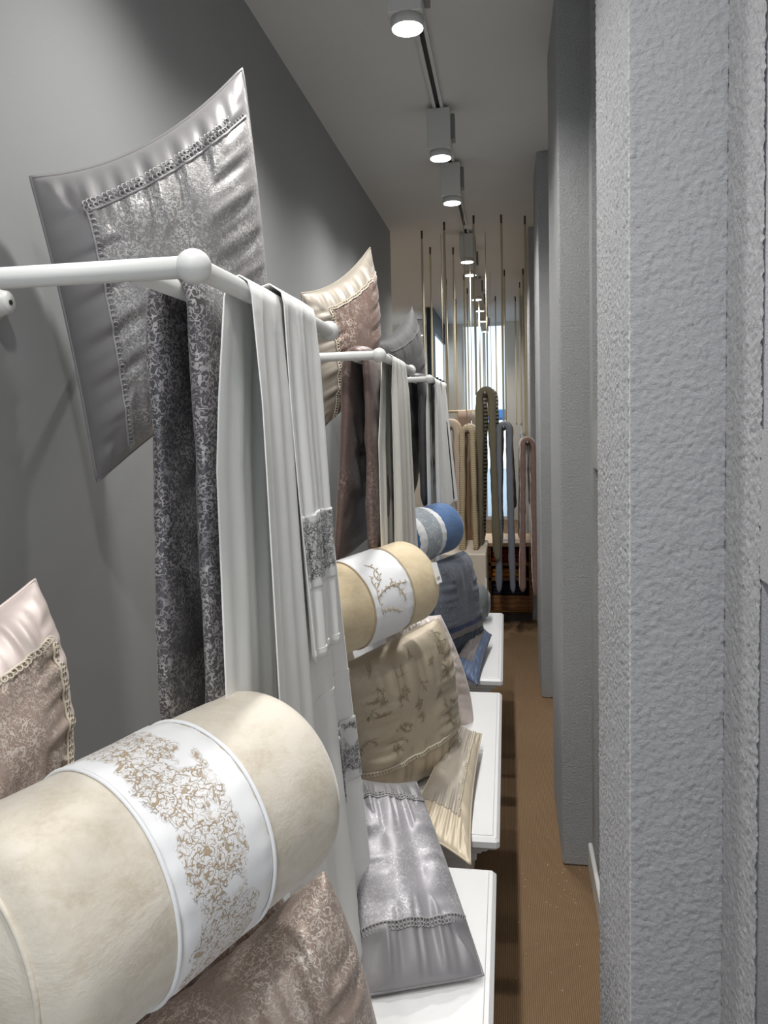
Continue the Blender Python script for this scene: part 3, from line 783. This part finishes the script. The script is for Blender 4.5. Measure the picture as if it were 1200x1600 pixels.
q2 = Pillow([V((-.425, 1.885, ZP+.005)), at(709, 1196, 2.22), at(686, 962, 2.22), at(528, 1043, 1.90)], .085, .03, .006, 14, pw=4, ex=.5, back=1.0, conv={'t': .04, 'r': -.06, 'b': -.04}, rd=.1)
q2.c[1].z = ZP+.005
t = soft_pillow('folded_quilt', 'beige damask quilt with printed vines and scalloped trim folded under the golden bolster', q2, F['damask_sat'], F['damask'], (-.97, .97, -.50, .97),
    [('lace', line((-.96, -.50), (.96, -.42), 50), .0055, -1, 1)], F['lace_cream'], None, 'folded bedding under the bolsters', cat='quilt', N=80)
rf = Pillow([V((-.775, 1.85, .69)), V((-.50, 1.85, .69)), V((-.45, 2.24, .69)), V((-.775, 2.24, .69))], .21, .02, .004, 41, pw=6, ex=.4, back=1, rd=.2)
obj('rear_fold', rf.mesh(36), F['damask_sat'], t)
m = MB()
for i in range(38):
    u, v = rng.uniform(-.9, .85), rng.uniform(-.42, .85)
    sprig(m, lambda a, b: q2.S(max(-.97, min(.97, a)), max(-.48, min(.97, b)))+q2.n*.002, u, v, rng.uniform(0, 6.28), rng.uniform(.14, .30), rng, .9, .0005, .008, 1)
o = obj('vine_print', m, F['vine_dk'], t, False); o['kind'] = 'stuff'

c = [V((-.26, 1.79, .492)), atz(735, 1350, ZP+.008), at(752, 1147, 2.29), V((-.17, 2.31, .55))]
pc = Pillow(c, .028, .06, .003, 16, conv={'r': .17, 'b': .03}, kw=20, back=.05)
soft_pillow('cream_pillow', 'cream satin pillow with pearl bead lines lying at the front of the middle platform', pc, F['cream'], F['champagne'], (-.95, .52, -.62, .95),
    [('beads', line((.52, -.62), (.52, .97), 60), .0030, 1, 1), ('beads', line((.45, -.60), (.45, .97), 60), .0022, 1, 1)], F['lace_cream'], (.0025, F['cream']), 'pillows propped on the platforms', N=64)

c = [V((-.42, 2.42, ZP+.005)), at(739, 1143, 2.50), at(688, 962, 2.60), V((-.42, 2.52, .84))]
pf = Pillow(c, .085, .05, .004, 18, conv={'r': -.22})
soft_pillow('floral_pillow', 'white and rose floral satin pillow standing behind the beige damask quilt', pf, F['pink_sat'], F['floral'], (-.9, .93, -.35, .93), (), None, (.0025, F['white_sat']), 'pillows behind the bolsters', N=56)
c = [V((-.72, 1.86, .93)), at(520, 900, 2.16), at(497, 775, 2.2), V((-.76, 1.95, 1.28))]
pb = Pillow(c, .07, .08, .004, 19, conv={'r': -.10})
soft_pillow('back_pillow', 'beige pillow barely showing between the white sheet and the taupe duvet', pb, F['gold_vel'], None, None, (), None, (.003, F['gold_vel']), 'pillows behind the bolsters', N=40)

# ================================================================== RACK 3
c = [V((-.70, 3.66, 1.42)), V((-.44, 4.0, 1.60)), at(644, 480, 3.98), at(585, 535, 3.62)]
p3 = Pillow(c, .10, .10, .003, 22, conv={'r': -.10, 't': .2})
soft_pillow('rack_pillow', 'plain dark grey pillow with a pointed corner above the farthest rack', p3, F['slate'], None, None, [('lace', line((-.6, .72), (.9, .66), 40), .004, 1, 1)], F['lace_dk'], (.003, F['slate']), 'pillows leaning above the racks', N=48)
d3 = thing('hanging_duvet', 'dark slate satin duvet hanging over the inner rail of the farthest rack', 'duvet', (XI, 3.62, 1.10), 'duvets hanging on the racks')
obj('cover', sweep(over_rail(XI, ZR, RR, .032, 1.10, 1.10, 3.60, .06, 0), .048, .60, 9, 3, .4, na=48), F['slate_dk'], d3)
sheet('white_sheet', 'white sheet hanging from the farthest rack beside the slate duvet', (3.34, 3.64), (3.36, 3.74), .95, (-.31, -.29), F['sheet'], (3.30, 3.64, 1.0), 7, .010, seed=8, group='white sheets over the racks')
sheet('embroidered_pillowcase', 'white pillowcase with a dark border strip hanging at the far end of the farthest rack', (3.68, 3.90), (3.72, 3.96), 1.06, (-.30, -.27), F['sheet'], (3.68, 3.9, 1.1), 4, .008, seed=2,
      parts=[('dark_border', .55, .85, .35, .97, plain('black_green_border', (46, 56, 54), .6), .004)], cat='pillowcase')

# ================================================================== PLATFORM 3
b3 = Bolster(at(618, 848, 2.98), at(696, 822, 3.34), .111, 9, .045, .012)
t = thing('bolster', 'blue velvet bolster with grey embroidered band edged in white', 'bolster', (b3.A+b3.B)/2-V((0, 0, b3.r)), 'bolsters on the folded bedding')
obj('cover', b3.body(72, 40), F['blue_vel'], t); L = b3.L
obj('white_band', b3.band(L*.04, L*.56), F['white_sat'], t)
obj('embroidered_band', b3.band(L*.14, L*.47, .006), F['band_blue'], t)
obj('end_piping', b3.ring(L-.008, .003, .001), F['navy'], t)
q3 = Pillow([V((-.36, 2.985, ZP+.005)), at(750, 1018, 3.36), at(724, 860, 3.40), at(678, 878, 3.06)], .075, .02, .004, 24, pw=5, ex=.5, back=1.0, conv={'t': .03})
q3.c[1].z = ZP+.005
t = soft_pillow('folded_quilt', 'slate grey quilt with navy and taupe stripes folded under the blue bolster', q3, F['quilt_dk'], F['quilt'], (-.97, .97, -.40, .97), (), None, None, 'folded bedding under the bolsters', cat='quilt', N=56)
obj('navy_stripe', q3.panel(-.97, .97, -.40, -.31, 30, .0025), F['navy'], t)
obj('taupe_stripe', q3.panel(-.97, .97, -.52, -.40, 30, .0025), F['taupe_band'], t)
c = [V((-.24, 2.96, ZP+.02)), atz(746, 1071, ZP+.008), at(768, 992, 3.36), V((-.14, 3.40, .57))]
pz = Pillow(c, .026, .06, .003, 25, conv={'r': .14}, back=.1)
soft_pillow('slate_blue_pillow', 'slate blue pillow with a navy border lying on the farthest platform', pz, F['slate_blue'], F['taupe_band'], (-.95, .25, -.6, .95), (), None, (.002, F['navy']), 'pillows propped on the platforms', N=40)
c = [V((-.36, 3.42, ZP+.005)), at(752, 1000, 3.50), at(743, 915, 3.55), V((-.36, 3.5, .80))]
pg = Pillow(c, .04, .04, .003, 27, conv={'r': -.08})
soft_pillow('grey_pillow', 'grey pillow edge standing behind the slate quilt', pg, F['taupe_band'], None, None, (), None, None, 'pillows behind the bolsters', N=36)
c = [V((-.34, 3.56, ZP+.005)), at(750, 975, 3.62), at(735, 890, 3.66), V((-.36, 3.6, .86))]
pw_ = Pillow(c, .03, .04, .003, 28, conv={'r': -.05})
soft_pillow('white_pillow', 'white pillow edge between the slate quilt and the grey bolster', pw_, F['white_sat'], None, None, (), None, None, 'pillows behind the bolsters', N=36)
bg_ = Bolster(V((-.42, 3.80, ZP+.087)), at(763, 931, 3.80), .090, 11, .05, .01); bg_.B.z = ZP+.087
bg_.A.z = ZP+.091; bg_.B.z = ZP+.091; bg_ = Bolster(bg_.A, bg_.B, .090, 11, .05, .01)
t = thing('bolster', 'dark grey velvet bolster lying alone at the far end of the farthest platform', 'bolster', (bg_.A+bg_.B)/2-V((0, 0, .086)))
obj('cover', bg_.body(60, 36), F['grey_cl'], t); obj('end_piping', bg_.ring(bg_.L-.006, .0025, .001), F['slate_dk'], t)

# ================================================================== FAR END: shelf unit
WD = wood('dark_honey_wood', (112, 74, 40), (142, 98, 58)); WL_ = wood('pale_wood_top', (204, 170, 124), (218, 188, 146))
YS0, YS1, XS0, XS1 = 5.50, 5.93, -.75, .172
zt = .585
t = thing('shelf_unit', 'low dark wooden shelf unit with pale top below the hanging scarves', 'shelf', ((XS0+XS1)/2, 5.7, 0))
obj('top_board', boxes(((XS0, YS0-.02, zt-.03), (XS1, YS1, zt)), bev=.004), WL_, t, False)
for x in (XS0, -.15, XS1-.025): obj('side_panel', boxes(((x, YS0, .08), (x+.025, YS1, zt-.03))), WD, t, False)
for z in (.19, .325, .435): obj('shelf', boxes(((XS0+.025, YS0, z-.022), (XS1-.025, YS1, z))), WD, t, False)
obj('back_panel', boxes(((XS0+.025, YS1-.015, .08), (XS1-.025, YS1, zt-.03))), plain('dark_back_panel', (64, 40, 26), .6), t, False)
obj('drawer_front', boxes(((XS0+.025, YS0-.006, .085), (XS1-.025, YS0+.012, .168)), bev=.003), WD, t, False)
obj('base', boxes(((XS0+.02, YS0+.015, 0), (XS1-.01, YS1-.02, .08))), plain('dark_base', (58, 50, 48), .5), t, False)
m = MB(); m.tube([(XS0+.05, YS0-.02, .082), (XS1-.01, YS0-.02, .082)], .008, 10); obj('foot_rail', m, plain('brass_rail', (196, 160, 104), .2, .6, 1), t)
def folded(x0, x1, z0, h, n, col, label, group=None):
    t = thing('folded_cloth', label, 'cloth', ((x0+x1)/2, YS0+.2, z0), group)
    mt = plain('folded_cloth_dye', col, .85, .2)
    for k in range(n):
        obj('fold', boxes(((x0+.004*(k % 2), YS0+.02+.006*(k % 2), z0+h*k/n+.001), (x1-.003*((k+1) % 2), YS1-.05, z0+h*(k+1)/n-.001)), bev=min(.012, h/n*.3)), mt, t, False)
folded(-.12, .13, .4352, .095, 3, (124, 44, 30), 'dark red folded cloth on the top shelf of the wooden unit')
folded(-.12, .13, .3252, .060, 2, (168, 112, 44), 'amber folded cloth on the second shelf of the wooden unit')
folded(-.12, .13, .1902, .085, 3, (36, 40, 48), 'black folded cloth on the lowest shelf of the wooden unit')
folded(-.45, -.18, .4352, .085, 3, (124, 62, 34), 'rust folded cloth on the top shelf, left in the wooden unit')
t = thing('display_cube', 'cream display block left of the wooden shelf unit', 'display block', (-.33, 4.95, 0))
xa, xb_ = at(660, 900, 4.75).x, at(760, 900, 4.75).x
obj('block', boxes(((xa, 4.75, 0), (xb_, 5.3, .635)), bev=.006), plain('cream_laminate', (222, 210, 192), .5), t, False)
obj('label_holder', boxes(((xb_-.012, 4.742, .40), (xb_+.003, 4.75, .48))), F['tagp'], t, False)

# ================================================================== FAR END: suspended scarf rods, straps, scarves
strapm = satin('beige_ribbon', (206, 194, 166), .4, .6)
rodm = plain('dark_bronze_rod', (84, 78, 70), .35, .5, .6)
def strap(px, py, depth, zb, tagn=''):
    d = ray(px, py); p = at(px, py, depth); x = p.x
    t = thing('hanging_strap', 'beige ribbon strap on the far ceiling, %s' % tagn, 'strap', (x, depth, zb), 'ribbon straps hanging from the ceiling')
    w_ = .0080; m = MB()
    ph = px*.37
    m.quad_grid(lambda a, b: (x+w_*math.cos(1.1*math.sin(b*5+ph)*.6)*(a-.5)*2, depth+w_*math.sin(1.1*math.sin(b*5+ph)*.6)*(a-.5)*2, ZC-(ZC-zb)*b), 1, 40)
    obj('ribbon', m, strapm, t, True, .0015)
    m = MB(); m.lathe((x, depth, ZC-.055), (0, 0, 1), [(0, .004), (.003, .007), (.055, .007)], 10); obj('ceiling_clip', m, rodm, t)
    return x
RODS = [(820, 351, 5.25, 1.315, 7.1, 'front row, at the right above the brown scarf'), (783, 347, 5.18, 1.42, 7.1, 'front row, above the grey blue scarf'),
        (740, 345, 5.15, 1.645, 7.5, 'front row, in line with the lighting track'), (694, 352, 5.27, 1.42, 6.06, 'front row, second from the left wall'), (659, 363, 5.47, 1.50, 6.0, 'front row, nearest the left wall')]
RX = []
for px, py, dd, zr, y2, lab in RODS:
    x = strap(px, py, dd, zr, lab)
    if px == 740: x = at(759, 617, dd).x
    RX.append((x, dd, zr))
    t = thing('scarf_rod', 'bronze rod slung on straps, %s' % lab, 'rod', (x, dd, zr), 'rods slung on straps')
    m = MB(); m.tube([(x, dd-.14, zr), (x, y2+.1, zr)], .012, 12); obj('bar', m, rodm, t)
    if px == 740:
        for y in (dd+.5, y2-.3): m = MB(); m.tube([(x, y, zr), (x, y, ZC)], .0025, 6); obj('wire', m, strapm, t)
    for y in (dd-.14, y2+.1):
        m = MB(); m.sphere((x, y, zr), .016, 12, 8); obj('end_knob', m, rodm, t)
BACK = [(817, 430, 7.1, 1.315, 'second row, far right by the pilasters'), (788, 430, 7.1, 1.42, 'second row, at the right edge of the window'), (748, 440, 7.5, 1.645, 'second row, across the window'),
        (708, 391, 6.06, 1.42, 'middle row, right one of two'), (672, 388, 6.0, 1.50, 'middle row, left one of two'), (725, 432, 7.2, 1.5, 'second row, at the left edge of the window'),
        (697, 438, 7.4, 1.5, 'second row, over the side window'), (730, 455, 8.0, 1.5, 'third row, over the left window pane'), (812, 450, 7.8, 1.4, 'third row, before the grey wall'), (774, 470, 8.6, 1.5, 'third row, across the right window pane'),
        (760, 460, 8.2, 1.5, 'third row, across the window mullion'), (828, 440, 7.4, 1.3, 'second row, right beside the pilaster'), (805, 470, 8.7, 1.4, 'fourth row, right of the window'), (712, 470, 8.7, 1.4, 'fourth row, left of the window')]
for px, py, dd, zb, lab in BACK: strap(px, py, dd, zb, lab)
def scarf(x, y, zr, zl, zrr, T, W, mat, label, seed, sp=.01, extra=()):
    t = thing('scarf', label, 'scarf', (x, y, min(zl, zrr)), 'scarves over the slung rods')
    obj('cloth', sweep(over_rail(x, zr, .012, T*1.35, zl, zrr, y, sp), T*1.35, W, seed, 5, .3, na=28, taper=.03), mat, t)
    return t
(xr4, _, z4), (xr3, _, z3), (xr2, _, z2), (xr1, _, z1), (xr0, _, z0) = RX
sc_br = velvet('brown_rose_knit', (150, 122, 112), (126, 98, 90)); sc_bl = cotton('grey_blue_knit', (124, 128, 138)); sc_ol = cotton('olive_knit', (118, 110, 90))
sc_ye = banded('beige_yellow_stripe', (190, 174, 146), (128, 98, 42), 26, 'Z', .86); sc_st = banded('cream_black_tick', (190, 180, 158), (40, 40, 42), 12, 'Z', .72)
sc_pk = banded('rose_beige_stripe', (196, 168, 150), (214, 196, 176), 24, 'Y', .5); sc_cr = cotton('cream_knit', (206, 194, 168)); sc_wt = cotton('cream_shawl', (212, 208, 198))
scarf(xr4, 5.20, z4, .30, .27, .030, .14, sc_br, 'rose brown scarf on the right slung rod, nearest the pilasters', 31, .012)
scarf(xr4-.012, 5.46, z4, .62, .86, .022, .16, sc_wt, 'cream scarf just behind the rose brown scarf', 32, .012)
scarf(xr3, 5.14, z3, .31, .30, .032, .14, sc_bl, 'grey blue scarf hanging longest, left of the rose brown scarf', 33, .012)
scarf(xr3+.01, 5.40, z3, .75, .85, .030, .16, sc_ol, 'olive scarf with short ends behind the grey blue scarf', 34, .02)
scarf(xr3, 5.62, z3, .62, .62, .03, .12, sc_st, 'cream scarf with black ticks behind the grey blue scarf', 35, .012)
scarf(xr2, 5.12, z2, .50, .52, .040, .14, sc_ol, 'olive beige scarf hanging from the tallest slung rod', 36, .025)
scarf(xr2+.02, 5.40, z2, .60, .66, .036, .16, sc_st, 'striped cream scarf behind the olive beige scarf', 37, .03)
xm1 = at(731, 700, 4.95).x; zm1 = at(731, 670, 4.95).z
t = thing('scarf_rod', 'short bronze rod under the yellow edged scarf', 'rod', (xm1, 5.1, zm1-.02), 'rods slung on straps')
m = MB(); m.tube([(xm1, 4.85, zm1-.02), (xm1, 5.75, zm1-.02)], .011, 12); obj('bar', m, rodm, t)
for y in (4.9, 5.7):
    m = MB(); m.tube([(xm1, y, zm1-.02), (xm1, y, ZC)], .0025, 6); obj('wire', m, strapm, t)
scarf(xm1, 4.95, zm1-.02, .60, .62, .030, .14, sc_ye, 'beige scarf with a yellow ladder edge beside the blue bolster', 38, .012)
scarf(xm1, 5.2, zm1-.02, .66, .62, .036, .18, sc_cr, 'plain cream scarf right behind the yellow edged scarf', 39, .03)
xm2 = at(712, 700, 5.0).x
scarf(xr1+.02, 5.3, z1, .62, .60, .05, .22, sc_pk, 'rose striped shawl at the left, behind the white sheet', 40, .02)
# cross bar with cards at the left
zc_ = at(715, 643, 5.6).z
t = thing('scarf_rod', 'pale cross bar level behind the farthest rack', 'rod', (at(700, 643, 5.6).x, 5.6, zc_), 'rods slung on straps')
m = MB(); m.tube([(at(690, 643, 5.6).x, 5.6, zc_), (at(750, 640, 5.6).x, 5.6, zc_)], .010, 10); obj('bar', m, plain('pale_wood_bar', (216, 196, 164), .5), t)
for q in (694, 746):
    m = MB(); x = at(q, 643, 5.6).x; m.tube([(x, 5.6, zc_), (x, 5.6, ZC)], .002, 6); obj('wire', m, strapm, t)
def flag(xa, xb, zt_, zb_, y, mat, label, seed):
    t = thing('hanging_cloth', label, 'cloth', ((xa+xb)/2, y, zb_), 'cloths on the pale cross bar')
    m = MB(); m.quad_grid(lambda a, b: (xa+(xb-xa)*a, y-.012+.012*math.sin(a*14+seed)*b, zt_-(zt_-zb_)*b), 36, 20); obj('cloth', m, mat, t, True, .002)
flag(at(716, 645, 5.59).x, at(736, 645, 5.59).x, zc_, .55, 5.585, sc_pk, 'rose beige cloth hanging from the pale cross bar', 1)
flag(at(737, 645, 5.59).x, at(747, 645, 5.59).x, zc_, .55, 5.585, sc_cr, 'cream cloth at the right end of the pale cross bar', 2)

# ------------------------------------------------------------------ crumbs on the carpet
m = MB()
for k in range(46):
    px, py = random.choice([(random.gauss(880, 18), random.gauss(1385, 30)), (random.uniform(800, 935), random.uniform(1150, 1590))])
    p = atz(px, py, .0015)
    if 0 < p.x < .25: m.sphere(p, random.uniform(.0008, .0022), 5, 4)
o = obj('carpet_crumbs', m, plain('pale_lint', (214, 196, 166), .9), None, False); o['kind'] = 'stuff'; tag(o, 'scattered pale lint crumbs on the brown ribbed carpet', 'lint')
